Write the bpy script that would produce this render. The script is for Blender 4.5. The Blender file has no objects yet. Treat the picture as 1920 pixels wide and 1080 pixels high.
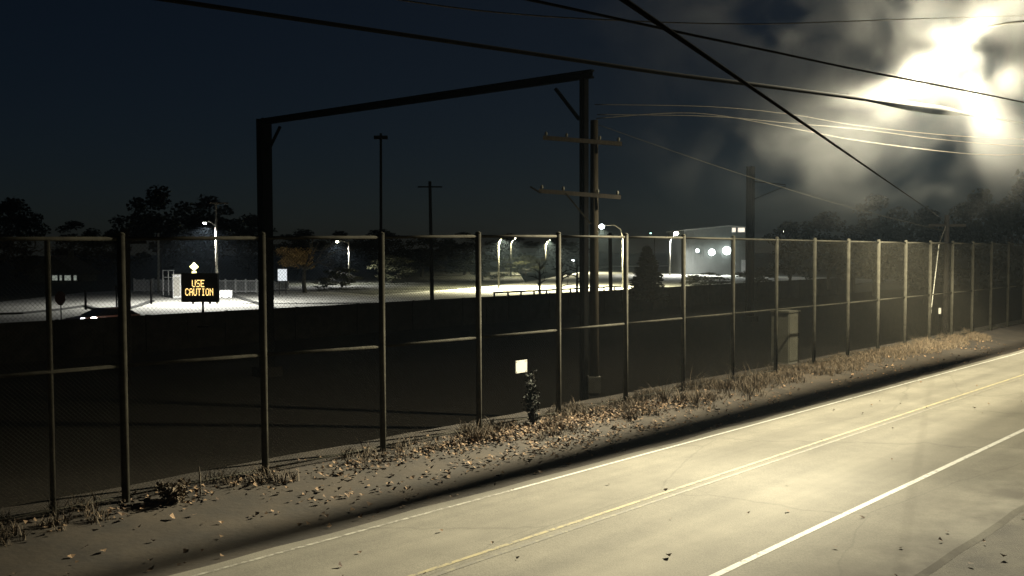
import bpy, math, random
import numpy as np
from mathutils import Vector, Matrix, noise

scene = bpy.context.scene
col = scene.collection
random.seed(7)
rng = np.random.default_rng(7)

# ------------------------------------------------------------------ camera
F_PX, PITCH, ROLL, TH, CAM_H = 1779.7, 0.0405, -0.00306, 0.7586, 4.6
_c, _s = math.cos(PITCH), math.sin(PITCH)
FWD = Vector((0, _c, -_s)); _dn = Vector((0, -_s, -_c)); _rt = Vector((1, 0, 0))
_cr, _sr = math.cos(ROLL), math.sin(ROLL)
RGT = _rt * _cr - _dn * _sr
DWN = _rt * _sr + _dn * _cr
cam_data = bpy.data.cameras.new('camera')
cam = bpy.data.objects.new('camera', cam_data)
col.objects.link(cam)
cam_data.sensor_width = 36.0
cam_data.lens = F_PX / 1920 * 36.0
cam_data.clip_start = 0.1
cam_data.clip_end = 4000
m = Matrix((RGT, -DWN, -FWD)).transposed().to_4x4()
m.translation = Vector((0, 0, CAM_H))
cam.matrix_world = m
scene.camera = cam

# ------------------------------------------------------------------ world: moonless night sky with a dim blue band low down
world = bpy.data.worlds.new('World')
scene.world = world
world.use_nodes = True
wn = world.node_tree.nodes
bg = wn['Background']
sky = wn.new('ShaderNodeTexSky')
sky.sky_type = 'NISHITA'
sky.sun_disc = False
sky.sun_elevation = math.radians(35)
sky.sun_rotation = math.radians(12)
sky.altitude = 0
sky.dust_density = .3
sky.ozone_density = 4
tint = wn.new('ShaderNodeMixRGB'); tint.blend_type = 'MULTIPLY'; tint.inputs['Fac'].default_value = 1; tint.inputs['Color2'].default_value = (.85, 1.0, 1.15, 1)
world.node_tree.links.new(sky.outputs['Color'], tint.inputs['Color1'])
world.node_tree.links.new(tint.outputs['Color'], bg.inputs['Color'])
bg.inputs['Strength'].default_value = 0.00125

scene.view_settings.view_transform = 'Standard'
scene.view_settings.look = 'None'
scene.view_settings.exposure = 0
scene.view_settings.gamma = 1
scene.render.engine = 'CYCLES'
scene.cycles.use_denoising = True
scene.cycles.max_bounces = 3
scene.cycles.diffuse_bounces = 2
scene.cycles.volume_bounces = 0
scene.cycles.transparent_max_bounces = 8
scene.cycles.sample_clamp_indirect = 4
scene.cycles.use_adaptive_sampling = True
scene.cycles.adaptive_threshold = .02
scene.cycles.volume_step_rate = 2.0
scene.cycles.volume_max_steps = 128

MAIN_LAMP_W = 127000.0          # street lamp over the near road

# ------------------------------------------------------------------ geometry helpers
ST, CT = math.sin(TH), math.cos(TH)
def W(U, d, z=0.0):
    """road frame -> world: U along the road, d across it away from the camera"""
    return Vector((U * ST - d * CT, U * CT + d * ST, z))
AX_U = Vector((ST, CT, 0)); AX_D = Vector((-CT, ST, 0)); UP = Vector((0, 0, 1))
def ray(px, py):
    return RGT * ((px - 960) / F_PX) + DWN * ((py - 540) / F_PX) + FWD
def on_z(px, py, z=0.0):
    r = ray(px, py); return r * ((z - CAM_H) / r.z) + Vector((0, 0, CAM_H))
def at_Y(px, py, Y):
    r = ray(px, py); return r * (Y / r.y) + Vector((0, 0, CAM_H))
def on_d(px, py, d):
    r = ray(px, py); return r * (d / r.dot(AX_D)) + Vector((0, 0, CAM_H))
def ground_at(px, Y, z=0.0):
    """point of the ground in the column px at depth Y"""
    p = at_Y(px, 540, Y); p.z = z; return p

class MB:
    def __init__(self):
        self.v = []; self.f = []
    def quad(self, a, b, c, d):
        n = len(self.v); self.v += [tuple(a), tuple(b), tuple(c), tuple(d)]; self.f.append((n, n+1, n+2, n+3)); return self
    def tri(self, a, b, c):
        n = len(self.v); self.v += [tuple(a), tuple(b), tuple(c)]; self.f.append((n, n+1, n+2)); return self
    def obox(self, c, ax, ay, az):
        """box: centre, three half-axis vectors"""
        c, ax, ay, az = map(Vector, (c, ax, ay, az))
        n = len(self.v)
        for k in (-1, 1):
            for j in (-1, 1):
                for i in (-1, 1):
                    self.v.append(tuple(c + ax*i + ay*j + az*k))
        for q in ((0,2,3,1),(4,5,7,6),(0,1,5,4),(2,6,7,3),(0,4,6,2),(1,3,7,5)):
            self.f.append(tuple(n + i for i in q))
        return self
    def box(self, c, sx, sy, sz):
        return self.obox(c, (sx/2,0,0), (0,sy/2,0), (0,0,sz/2))
    def beam(self, a, b, w, h, up=UP):
        a, b = Vector(a), Vector(b)
        x = (b - a); L = x.length; x = x / L
        y = up.cross(x)
        y = y.normalized() if y.length > 1e-5 else Vector((1,0,0))
        z = x.cross(y)
        return self.obox((a+b)/2, x*(L/2), y*(w/2), z*(h/2))
    def path(self, pts, radii, n=8, cap=True):
        pts = [Vector(p) for p in pts]
        if not hasattr(radii, '__len__'): radii = [radii]*len(pts)
        base = len(self.v); prev = None
        for i, p in enumerate(pts):
            t = (pts[min(i+1, len(pts)-1)] - pts[max(i-1, 0)]).normalized()
            if prev is None:
                s = Vector((1,0,0)) if abs(t.x) < .9 else Vector((0,1,0))
                x = t.cross(s).normalized()
            else:
                x = (prev - t * prev.dot(t)).normalized()
            prev = x; y = t.cross(x)
            for k in range(n):
                a = 2*math.pi*k/n
                self.v.append(tuple(p + (x*math.cos(a) + y*math.sin(a))*radii[i]))
        for i in range(len(pts)-1):
            for k in range(n):
                a = base+i*n+k; b = base+i*n+(k+1) % n
                self.f.append((a, b, b+n, a+n))
        if cap:
            self.f.append(tuple(base+k for k in reversed(range(n))))
            self.f.append(tuple(base+(len(pts)-1)*n+k for k in range(n)))
        return self
    def tube(self, a, b, r0, r1=None, n=8):
        return self.path([a, b], [r0, r0 if r1 is None else r1], n)
    def ball(self, c, r, seg=10, rings=6, sz=1.0):
        c = Vector(c); base = len(self.v)
        for i in range(rings+1):
            t = math.pi*i/rings
            for k in range(seg):
                a = 2*math.pi*k/seg
                self.v.append((c.x+r*math.sin(t)*math.cos(a), c.y+r*math.sin(t)*math.sin(a), c.z+r*sz*math.cos(t)))
        for i in range(rings):
            for k in range(seg):
                a = base+i*seg+k; b = base+i*seg+(k+1) % seg
                self.f.append((a, a+seg, b+seg, b))
        return self
    def build(self, name, mat, parent=None, origin=None, smooth=False):
        o0 = Vector(origin) if origin is not None else (parent.matrix_basis.translation.copy() if parent else Vector((0,0,0)))
        if parent and parent.parent: o0 = o0 + parent.parent.matrix_basis.translation
        me = bpy.data.meshes.new(name)
        me.from_pydata([(x-o0.x, y-o0.y, z-o0.z) for x, y, z in self.v], [], self.f)
        if mat: me.materials.append(mat)
        if smooth:
            for p in me.polygons: p.use_smooth = True
        me.update()
        o = bpy.data.objects.new(name, me)
        if parent: o.parent = parent
        elif origin is not None: o.location = o0
        col.objects.link(o)
        return o

def tag(o, label=None, cat=None, group=None, kind=None):
    if label: o['label'] = label
    if cat: o['category'] = cat
    if group: o['group'] = group
    if kind: o['kind'] = kind
    return o
def thing(name, loc, label, cat, group=None):
    o = bpy.data.objects.new(name, None)
    o.empty_display_size = .2
    o.location = loc
    col.objects.link(o)
    return tag(o, label, cat, group)
def struct(o): return tag(o, kind='structure')

# ------------------------------------------------------------------ materials
def nodes_of(name):
    mt = bpy.data.materials.new(name); mt.use_nodes = True
    nt = mt.node_tree
    return mt, nt, nt.nodes, nt.links, nt.nodes['Principled BSDF']
def mat(name, c0, c1=None, scale=4.0, rough=.8, bump=0.0, bscale=None, detail=6, metal=0.0, lo=.35, hi=.65, spec=.4, island=False, stretch=None):
    mt, nt, N, L, P = nodes_of(name)
    P.inputs['Roughness'].default_value = rough
    P.inputs['Metallic'].default_value = metal
    P.inputs['Specular IOR Level'].default_value = spec
    c1 = c1 or tuple(x*.7 for x in c0)
    ramp = N.new('ShaderNodeValToRGB')
    ramp.color_ramp.elements[0].color = (*c0, 1); ramp.color_ramp.elements[1].color = (*c1, 1)
    if island:
        g = N.new('ShaderNodeNewGeometry'); L.new(g.outputs['Random Per Island'], ramp.inputs['Fac'])
    else:
        tc = N.new('ShaderNodeTexCoord')
        mp = N.new('ShaderNodeMapping')
        if stretch: mp.inputs['Scale'].default_value = stretch
        L.new(tc.outputs['Object'], mp.inputs['Vector'])
        nz = N.new('ShaderNodeTexNoise')
        nz.inputs['Scale'].default_value = scale; nz.inputs['Detail'].default_value = detail; nz.inputs['Roughness'].default_value = .62
        L.new(mp.outputs['Vector'], nz.inputs['Vector'])
        L.new(nz.outputs['Fac'], ramp.inputs['Fac'])
        ramp.color_ramp.elements[0].position = lo; ramp.color_ramp.elements[1].position = hi
        if bump:
            b = N.new('ShaderNodeBump'); b.inputs['Strength'].default_value = bump; b.inputs['Distance'].default_value = .03
            n2 = N.new('ShaderNodeTexNoise'); n2.inputs['Scale'].default_value = bscale or scale*6; n2.inputs['Detail'].default_value = 5
            L.new(mp.outputs['Vector'], n2.inputs['Vector'])
            L.new(n2.outputs['Fac'], b.inputs['Height']); L.new(b.outputs['Normal'], P.inputs['Normal'])
    L.new(ramp.outputs['Color'], P.inputs['Base Color'])
    return mt
def emit(name, c, strength):
    mt, nt, N, L, P = nodes_of(name)
    P.inputs['Base Color'].default_value = (.05, .05, .05, 1)
    P.inputs['Emission Color'].default_value = (*c, 1)
    P.inputs['Emission Strength'].default_value = strength
    return mt

def mat_asphalt():
    mt, nt, N, L, P = nodes_of('asphalt')
    tc = N.new('ShaderNodeTexCoord')
    rot = N.new('ShaderNodeMapping'); rot.inputs['Rotation'].default_value = (0, 0, -(math.pi/2 - TH))
    L.new(tc.outputs['Object'], rot.inputs['Vector'])
    # long streaks along the travel direction (tyre wear)
    mp = N.new('ShaderNodeMapping'); mp.inputs['Scale'].default_value = (.03, .75, 1)
    L.new(rot.outputs['Vector'], mp.inputs['Vector'])
    n1 = N.new('ShaderNodeTexNoise'); n1.inputs['Scale'].default_value = 1.3; n1.inputs['Detail'].default_value = 4
    L.new(mp.outputs['Vector'], n1.inputs['Vector'])
    r1 = N.new('ShaderNodeValToRGB')
    r1.color_ramp.elements[0].position = .3; r1.color_ramp.elements[0].color = (.105, .097, .078, 1)
    r1.color_ramp.elements[1].position = .7; r1.color_ramp.elements[1].color = (.165, .152, .12, 1)
    L.new(n1.outputs['Fac'], r1.inputs['Fac'])
    # blotches and aggregate
    n2 = N.new('ShaderNodeTexNoise'); n2.inputs['Scale'].default_value = .45; n2.inputs['Detail'].default_value = 8; n2.inputs['Roughness'].default_value = .7
    L.new(tc.outputs['Object'], n2.inputs['Vector'])
    r2 = N.new('ShaderNodeValToRGB')
    r2.color_ramp.elements[0].position = .35; r2.color_ramp.elements[0].color = (.78, .78, .78, 1)
    r2.color_ramp.elements[1].position = .7; r2.color_ramp.elements[1].color = (1.12, 1.12, 1.12, 1)
    L.new(n2.outputs['Fac'], r2.inputs['Fac'])
    mx = N.new('ShaderNodeMixRGB'); mx.blend_type = 'MULTIPLY'; mx.inputs['Fac'].default_value = 1
    L.new(r1.outputs['Color'], mx.inputs['Color1']); L.new(r2.outputs['Color'], mx.inputs['Color2'])
    n3 = N.new('ShaderNodeTexNoise'); n3.inputs['Scale'].default_value = 45; n3.inputs['Detail'].default_value = 3
    L.new(tc.outputs['Object'], n3.inputs['Vector'])
    r3 = N.new('ShaderNodeValToRGB')
    r3.color_ramp.elements[0].position = .3; r3.color_ramp.elements[0].color = (.8, .8, .8, 1)
    r3.color_ramp.elements[1].position = .7; r3.color_ramp.elements[1].color = (1.15, 1.15, 1.15, 1)
    L.new(n3.outputs['Fac'], r3.inputs['Fac'])
    mx2 = N.new('ShaderNodeMixRGB'); mx2.blend_type = 'MULTIPLY'; mx2.inputs['Fac'].default_value = 1
    L.new(mx.outputs['Color'], mx2.inputs['Color1']); L.new(r3.outputs['Color'], mx2.inputs['Color2'])
    # patchy darker brown towards the near shoulder, and hairline cracks
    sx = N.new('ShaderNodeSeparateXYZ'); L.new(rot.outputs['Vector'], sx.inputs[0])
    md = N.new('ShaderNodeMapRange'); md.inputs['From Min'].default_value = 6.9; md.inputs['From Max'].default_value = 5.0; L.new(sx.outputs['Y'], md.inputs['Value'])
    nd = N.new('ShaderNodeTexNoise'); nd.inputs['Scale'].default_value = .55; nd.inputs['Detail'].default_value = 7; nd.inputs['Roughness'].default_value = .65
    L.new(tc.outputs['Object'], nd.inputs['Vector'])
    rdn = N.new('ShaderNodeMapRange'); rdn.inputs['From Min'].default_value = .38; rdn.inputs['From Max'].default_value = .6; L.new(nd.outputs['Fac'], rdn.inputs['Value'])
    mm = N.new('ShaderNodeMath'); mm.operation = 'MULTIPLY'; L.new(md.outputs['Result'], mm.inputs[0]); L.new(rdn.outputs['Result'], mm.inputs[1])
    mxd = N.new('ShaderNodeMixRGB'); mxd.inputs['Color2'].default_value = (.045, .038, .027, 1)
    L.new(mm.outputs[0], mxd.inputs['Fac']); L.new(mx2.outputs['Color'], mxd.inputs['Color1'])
    mpv = N.new('ShaderNodeMapping'); mpv.inputs['Scale'].default_value = (.12, .3, 1); L.new(rot.outputs['Vector'], mpv.inputs['Vector'])
    nw = N.new('ShaderNodeTexNoise'); nw.inputs['Scale'].default_value = 3; nw.inputs['Detail'].default_value = 5; L.new(mpv.outputs['Vector'], nw.inputs['Vector'])
    mxv = N.new('ShaderNodeMixRGB'); mxv.inputs['Fac'].default_value = .12; L.new(mpv.outputs['Vector'], mxv.inputs['Color1']); L.new(nw.outputs['Color'], mxv.inputs['Color2'])
    vo = N.new('ShaderNodeTexVoronoi'); vo.feature = 'DISTANCE_TO_EDGE'; vo.inputs['Scale'].default_value = 1.0; L.new(mxv.outputs['Color'], vo.inputs['Vector'])
    rv = N.new('ShaderNodeMapRange'); rv.inputs['From Min'].default_value = .0015; rv.inputs['From Max'].default_value = .006; rv.inputs['To Min'].default_value = .84; rv.inputs['To Max'].default_value = 1; L.new(vo.outputs['Distance'], rv.inputs['Value'])
    mxc = N.new('ShaderNodeMixRGB'); mxc.blend_type = 'MULTIPLY'; mxc.inputs['Fac'].default_value = 1
    L.new(mxd.outputs['Color'], mxc.inputs['Color1']); L.new(rv.outputs['Result'], mxc.inputs['Color2'])
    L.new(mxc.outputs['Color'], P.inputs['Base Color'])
    P.inputs['Roughness'].default_value = .9; P.inputs['Specular IOR Level'].default_value = .25
    b = N.new('ShaderNodeBump'); b.inputs['Strength'].default_value = .35; b.inputs['Distance'].default_value = .01
    L.new(n3.outputs['Fac'], b.inputs['Height']); L.new(b.outputs['Normal'], P.inputs['Normal'])
    return mt
def mat_paint(name, c, wear):
    mt, nt, N, L, P = nodes_of(name)
    tc = N.new('ShaderNodeTexCoord')
    nz = N.new('ShaderNodeTexNoise'); nz.inputs['Scale'].default_value = 7; nz.inputs['Detail'].default_value = 9; nz.inputs['Roughness'].default_value = .75
    L.new(tc.outputs['Object'], nz.inputs['Vector'])
    r = N.new('ShaderNodeValToRGB')
    r.color_ramp.elements[0].position = wear; r.color_ramp.elements[0].color = (.10, .092, .073, 1)
    r.color_ramp.elements[1].position = wear + .12; r.color_ramp.elements[1].color = (*c, 1)
    L.new(nz.outputs['Fac'], r.inputs['Fac']); L.new(r.outputs['Color'], P.inputs['Base Color'])
    P.inputs['Roughness'].default_value = .75
    return mt

M = {}
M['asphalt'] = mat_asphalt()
M['paint_white'] = mat_paint('road_paint_white', (.34, .33, .29), .36)
M['paint_white_worn'] = mat_paint('road_paint_white_worn', (.24, .23, .19), .44)
M['paint_yellow'] = mat_paint('road_paint_yellow', (.24, .205, .11), .40)
M['paint_yellow_worn'] = mat_paint('road_paint_yellow_worn', (.19, .17, .11), .5)
M['verge'] = mat('verge_soil', (.0105, .0077, .0045), (.034, .0245, .0142), 1.1, .95, .3, 9, 10, lo=.28, hi=.72)
M['shoulder'] = mat('gravel_shoulder', (.045, .04, .032), (.10, .09, .07), 1.2, .95, .7, 40, 10, lo=.3, hi=.7)
M['ballast'] = mat('ballast', (.0065, .0056, .0044), (.0135, .0117, .0092), 9, 1, .3, 20, spec=.02)
M['far_soil'] = mat('rough_grass', (.012, .014, .008), (.03, .03, .016), .6, .95, .4, 12)
M['lot'] = mat('pale_concrete', (.26, .258, .232), (.36, .355, .32), .35, .9, .2, 20, 9, lo=.3, hi=.7)
M['kerb'] = mat('dark_kerb', (.03, .03, .028), (.05, .05, .045), 3, .9)
M['wall'] = mat('weathered_boards', (.010, .0085, .0065), (.02, .017, .013), 2, .95, spec=.03)
M['galv'] = mat('galvanised_steel', (.024, .022, .0168), (.043, .040, .030), 6, .85, spec=.06)
M['wire_mesh'] = mat('dull_galvanised_wire', (.023, .021, .0158), (.036, .033, .0247), 5, .9, spec=.05)
M['steel_dark'] = mat('dark_weathered_steel', (.0016, .0015, .0014), (.003, .0028, .0025), 3, .95, spec=.03)
M['wood_pole'] = mat('utility_pole_wood', (.042, .034, .023), (.07, .057, .039), 5, .9, .4, 30, stretch=(6, 6, .5))
M['wood_pole_brown'] = mat('old_pole_wood', (.015, .0125, .0085), (.027, .0225, .0155), 5, .95, .4, 30, spec=.04, stretch=(6, 6, .5))
M['wood_dark'] = mat('tarred_pole_wood', (.006, .005, .004), (.010, .0085, .007), 5, .95, spec=.03, stretch=(6, 6, .5))
M['pole_pale'] = mat('pale_concrete_pole', (.26, .25, .21), (.34, .33, .28), 4, .8)
M['pole_grey'] = mat('grey_lamp_pole', (.022, .021, .017), (.03, .029, .024), 4, .9, spec=.05)
M['concrete'] = mat('concrete_block', (.07, .066, .052), (.10, .092, .076), 5, .9, .3)
M['cable'] = mat('black_cable', (.012, .012, .011), (.014, .014, .013), 10, .95, spec=.03)
M['cable_grey'] = mat('bare_aluminium_wire', (.07, .064, .053), (.10, .092, .078), 10, .85, spec=.06)
M['leaf'] = mat('fallen_leaf', (.035, .018, .008), (.18, .115, .062), island=True, rough=.85)
M['grass_dry'] = mat('dry_grass_blade', (.03, .022, .0125), (.10, .071, .041), island=True, rough=.85)
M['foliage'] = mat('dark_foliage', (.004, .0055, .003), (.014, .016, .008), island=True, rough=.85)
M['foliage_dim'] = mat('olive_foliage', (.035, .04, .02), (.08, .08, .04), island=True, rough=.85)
M['foliage_autumn'] = mat('autumn_foliage', (.24, .15, .05), (.5, .34, .13), island=True, rough=.85)
M['conifer'] = mat('conifer_needles', (.008, .012, .007), (.02, .026, .014), island=True, rough=.9)
M['bark'] = mat('bark', (.02, .017, .013), (.045, .038, .03), 6, .95, stretch=(4, 4, .6))
M['white_sheet'] = mat('white_sheet_metal', (.36, .35, .31), (.45, .43, .38), 8, .6, lo=.3, hi=.7)
M['cabinet'] = mat('cabinet_paint', (.05, .048, .034), (.068, .064, .046), 2.5, .65)
M['white_plastic'] = mat('white_vinyl', (.66, .67, .66), (.75, .75, .73), 4, .6)
M['grey_panel'] = mat('grey_infill', (.28, .29, .29), (.36, .37, .36), 2, .7)
M['black_box'] = mat('black_enclosure', (.006, .006, .006), (.01, .01, .01), 4, .7)
M['sign_yellow'] = mat('fluorescent_yellow_sheet', (.72, .66, .22), (.78, .72, .28), 8, .5)
M['sign_red'] = mat('faded_red_sheet', (.035, .006, .006), (.045, .009, .008), 6, .6)
M['roof'] = mat('brown_shingles', (.10, .085, .06), (.15, .125, .09), 3, .9)
M['siding'] = mat('tan_siding', (.14, .13, .10), (.18, .165, .13), 2, .85)
M['metal_wall'] = mat('pale_metal_cladding', (.07, .076, .072), (.09, .097, .092), .6, .6)
M['car_red'] = mat('dark_red_car_paint', (.09, .035, .022), (.10, .04, .026), 3, .35, spec=.5)
M['car_glass'] = mat('dark_glass', (.004, .004, .005), (.006, .006, .007), 3, .1, spec=.5)
M['tyre'] = mat('tyre_rubber', (.01, .01, .01), (.014, .014, .013), 5, .9)
M['led'] = emit('amber_led', (1.0, .66, .22), 2.6)
M['lens_warm'] = emit('lamp_lens_warm', (1.0, .93, .72), 60)
M['lens_cool'] = emit('lamp_lens_cool', (.86, .95, 1.0), 40)
M['lens_flood'] = emit('floodlight_lens', (.88, 1.0, .95), 22)
M['headlight'] = emit('headlight_lens', (.85, .88, 1.0), 25)
M['headlight_warm'] = emit('headlight_lens_warm', (1.0, .9, .8), 30)
M['lens_green'] = emit('green_signal_lens', (.55, 1.0, .85), 4)
M['lit_window_dim'] = emit('dim_window_pane', (.9, 1.0, .85), .22)
M['lit_board'] = emit('backlit_board', (.9, .97, 1.0), .85)
M['lit_window'] = emit('lit_window_pane', (1.0, .86, .7), 1.3)

# ------------------------------------------------------------------ light objects
def spot(name, loc, power, colr, parent, radius=.12, cone=150, aim=None):
    ld = bpy.data.lights.new(name, 'SPOT')
    ld.energy = power; ld.color = colr; ld.shadow_soft_size = radius
    ld.spot_size = math.radians(cone); ld.spot_blend = .6
    o = bpy.data.objects.new(name, ld)
    o.parent = parent; o.location = Vector(loc) - parent.location
    if aim is not None:
        o.rotation_euler = (Vector(aim) - Vector(loc)).to_track_quat('-Z', 'Y').to_euler()
    col.objects.link(o)
    return o

# ================================================================== STRUCTURE
FENCE_D, WALL_D, BED_Z = 16.09, 52.6, -1.2
def verge_z(d):
    P = [(-400, -.05), (4.6, -.03), (5.2, -.012), (12.6, -.012), (13.3, -.07), (14.4, .05), (16.3, .28), (17.2, .25), (20.6, BED_Z), (52.6, BED_Z)]
    for (a, za), (b, zb) in zip(P, P[1:]):
        if a <= d <= b: return za + (zb-za)*(d-a)/(b-a)
    return -.05
def strip(name, mat_, ds, U0, U1, nU, zf, bumpy=0.0):
    """sheet in the road frame: rows across d, columns along U"""
    mb = MB(); Us = [U0 + (U1-U0)*i/nU for i in range(nU+1)]
    for d in ds:
        for U in Us:
            z = zf(d)
            if bumpy:
                z += bumpy*noise.noise(Vector((U*.7, d*.9, 3))) + .4*bumpy*noise.noise(Vector((U*2.3, d*2.5, 9)))
            mb.v.append(tuple(W(U, d, z)))
    n = nU+1
    for i in range(len(ds)-1):
        for j in range(nU):
            a = i*n+j; mb.f.append((a, a+1, a+1+n, a+n))
    return struct(mb.build(name, mat_))

# one big sheet of ground out to the horizon (below everything else)
g = MB()
Gd = [-700, -30, 4.6, 5.2, 12.6]
g2 = [d for d in Gd]
for d in Gd:
    for U in (-700, 900): g.v.append(tuple(W(U, d, verge_z(d) - .02 if d > -100 else -.07)))
for i in range(len(Gd)-1): g.f.append((2*i, 2*i+1, 2*i+3, 2*i+2))
struct(g.build('ground', M['shoulder']))
struct(MB().quad(W(-700, WALL_D+.1, -.03), W(900, WALL_D+.1, -.03), W(900, 900, -.03), W(-700, 900, -.03)).build('far_ground', M['far_soil']))

# near road, with an uneven near edge where the asphalt breaks away
rd = MB(); nU = 260; U0, U1 = -40, 220
for i in range(nU+1):
    U = U0 + (U1-U0)*i/nU
    e0 = 4.85 + .16*noise.noise(Vector((U*.55, 0, 0))) + .08*noise.noise(Vector((U*2.1, 5, 0)))
    e1 = 12.72 + .10*noise.noise(Vector((U*.5, 9, 0))) + .05*noise.noise(Vector((U*2.3, 4, 0)))
    rd.v += [tuple(W(U, e0, -.04)), tuple(W(U, e0+.10, 0)), tuple(W(U, 9.9, .035)), tuple(W(U, e1-.05, 0)), tuple(W(U, e1, -.05))]
for i in range(nU):
    for k in range(4): rd.f.append((5*i+k, 5*i+5+k, 5*i+6+k, 5*i+1+k))
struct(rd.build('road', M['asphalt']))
def road_z(d):
    return .035*(d-4.9)/5.0 if d < 9.9 else .035*(12.67-d)/2.77
def line(name, d, w, U0, U1, mt):
    mb = MB(); n = 40
    for i in range(n+1):
        U = U0+(U1-U0)*i/n
        wob = .02*noise.noise(Vector((U*.15, d, 1)))
        mb.v += [tuple(W(U, d+wob-w/2, road_z(d-w/2)+.005)), tuple(W(U, d+wob+w/2, road_z(d+w/2)+.005))]
    for i in range(n): mb.f.append((2*i, 2*i+2, 2*i+3, 2*i+1))
    return struct(mb.build(name, mt))
line('road_edge_line', 6.99, .11, -40, 200, M['paint_white'])
line('road_edge_line', 12.37, .075, 13.0, 200, M['paint_white'])
line('road_edge_line', 12.37, .075, -40, 13.0, M['paint_white_worn'])
line('road_centre_line', 10.06, .085, -40, 200, M['paint_yellow'])
line('road_centre_line', 9.83, .075, -40, 200, M['paint_yellow_worn'])

# far verge from the road edge over the fence line down to the railway bed
ds = [12.55, 12.8, 13.05, 13.3, 13.6, 13.9, 14.2, 14.5, 14.8, 15.1, 15.4, 15.7, 16.0, 16.3, 16.7, 17.2, 18, 19.5, 20.7]
strip('verge', M['verge'], ds, -30, 150, 360, verge_z, .022)
strip('trackbed', M['ballast'], [20.5, 24, 30, 38, 45, 52.7], -300, 500, 60, lambda d: BED_Z, .06)

# pale paved lot beyond the railway, with a grass bank edge
lot_px = [(-400, 556), (0, 566), (90, 556), (160, 548), (225, 545), (330, 542), (470, 545), (620, 547), (700, 553), (760, 549), (880, 540), (985, 529), (1000, 506), (1010, 501), (1160, 498), (1290, 498)]
far_edge = [on_z(x, y, 0) for x, y in lot_px]
near_edge = [W(-60, WALL_D+.05), W(140, WALL_D+.05)]
lm = MB(); lm.v = [tuple(p) for p in far_edge] + [tuple(W(160, 150)), tuple(near_edge[1]), tuple(near_edge[0])]
lm.v = [(x, y, .0) for x, y, z in lm.v]
lm.f = [tuple(reversed(range(len(lm.v))))]
struct(lm.build('paved_lot', M['lot']))
def kerb(pxs):
    mb = MB(); pts = [on_z(x, y, .0) for x, y in pxs]
    for a, b in zip(pts, pts[1:]):
        mb.beam(a + UP*.07, b + UP*.07, .35, .14)
    return struct(mb.build('kerb', M['kerb']))
kerb([(408, 549), (440, 557), (470, 566), (520, 582)])
kerb([(286, 565), (262, 574), (240, 580), (190, 583)])
kerb([(160, 575), (110, 582), (40, 589), (-60, 592)])
kerb([(160, 575), (185, 582), (215, 588)])

# ================================================================== RETAINING WALL of dark boards behind the tracks
w = thing('retaining_wall', W(40, WALL_D, BED_Z), 'long low black board wall closing off the railway in front of the pale lot', 'wall')
for i in range(0, 56):
    U = -20 + i*2.5
    MB().obox(W(U+1.24, WALL_D, (BED_Z+.9)/2), AX_U*1.235, AX_D*.06, UP*((.9-BED_Z)/2)).build('panel', M['wall'], w)
for i in range(0, 29):
    U = -20.0 + i*5
    MB().obox(W(U, WALL_D-.12, (BED_Z+.94)/2), AX_U*.09, AX_D*.058, UP*((.94-BED_Z)/2)).build('post', M['wall'], w)

# ================================================================== CHAIN LINK FENCE
PROF_T = [(-20, -.1), (6.0, -.067), (7.9, -.038), (10, -.014), (12.7, .015), (15.7, .062), (18.65, .086), (24.5, .085), (30.3, .05), (36.2, .018), (41.7, -.007), (90, -.1)]
PROF_M = [(-20, .1), (5.2, .073), (7.3, .058), (10, .017), (12.8, -.043), (18.7, -.06), (24.6, -.07), (30.6, -.087), (36.2, -.104), (90, -.12)]
def prof(P, U):
    for (a, za), (b, zb) in zip(P, P[1:]):
        if a <= U <= b: return za + (zb-za)*(U-a)/(b-a)
    return 0
zt = lambda U: 4.854 + prof(PROF_T, U)
zm = lambda U: 2.561 + prof(PROF_M, U)
ZB = .30
fence = thing('chain_link_fence', W(22, FENCE_D, .28), 'tall chain link fence with grey steel posts along the far side of the road', 'fence')
post_U = [7.22, 9.98] + [9.98 + 2.917*i for i in range(1, 26)]
post_U = [1.2, 4.2] + post_U
rs = 0
for U in post_U:
    MB().tube(W(U, FENCE_D, -.1), W(U, FENCE_D, zt(U)+.06), .068, n=12).build('post', M['galv'], fence, smooth=True)
    MB().ball(W(U, FENCE_D, zt(U)+.075), .071, 12, 6, .6).build('post_cap', M['galv'], fence, smooth=True)
for px in (95,):
    p = on_d(px, 700, FENCE_D); U = p.x*ST + p.y*CT
    MB().tube(W(U, FENCE_D+.02, .0), W(U, FENCE_D+.02, zt(U)), .045, n=10).build('post', M['galv'], fence, smooth=True)
WIRE_R = .0021
for a, b in zip(post_U, post_U[1:]):
    MB().tube(W(a+.08, FENCE_D, zt(a)), W(b-.08, FENCE_D, zt(b)), .034, n=8).build('top_rail', M['galv'], fence, smooth=True)
    MB().tube(W(a+.08, FENCE_D, zm(a)), W(b-.08, FENCE_D, zm(b)), .032, n=8).build('middle_rail', M['galv'], fence, smooth=True)
    MB().tube(W(a+.08, FENCE_D, ZB+.05), W(b-.08, FENCE_D, ZB+.05), .018, n=6).build('bottom_rail', M['galv'], fence, smooth=True)
    mesh = MB(); L = b-a; Hh = min(zt(a), zt(b)) - ZB; pitch = .075
    for fam in (0, 1):
        k = -int(Hh/pitch) - 1
        while k*pitch < L:
            s0, z0, s1, z1 = k*pitch, 0.0, k*pitch+Hh, Hh
            if s0 < 0: z0 -= s0; s0 = 0
            if s1 > L: z1 -= (s1-L); s1 = L
            k += 1
            if z1 - z0 < .05: continue
            if fam: s0, s1 = L-s0, L-s1
            off = -.04 - (.002 if fam else 0)
            pa, pb = W(a+s0, FENCE_D+off, ZB+z0), W(a+s1, FENCE_D+off, ZB+z1)
            mesh.path([pa, pb], WIRE_R, 3, cap=False)
    tag(mesh.build('wire_mesh', M['wire_mesh'], fence), kind='stuff')

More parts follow.
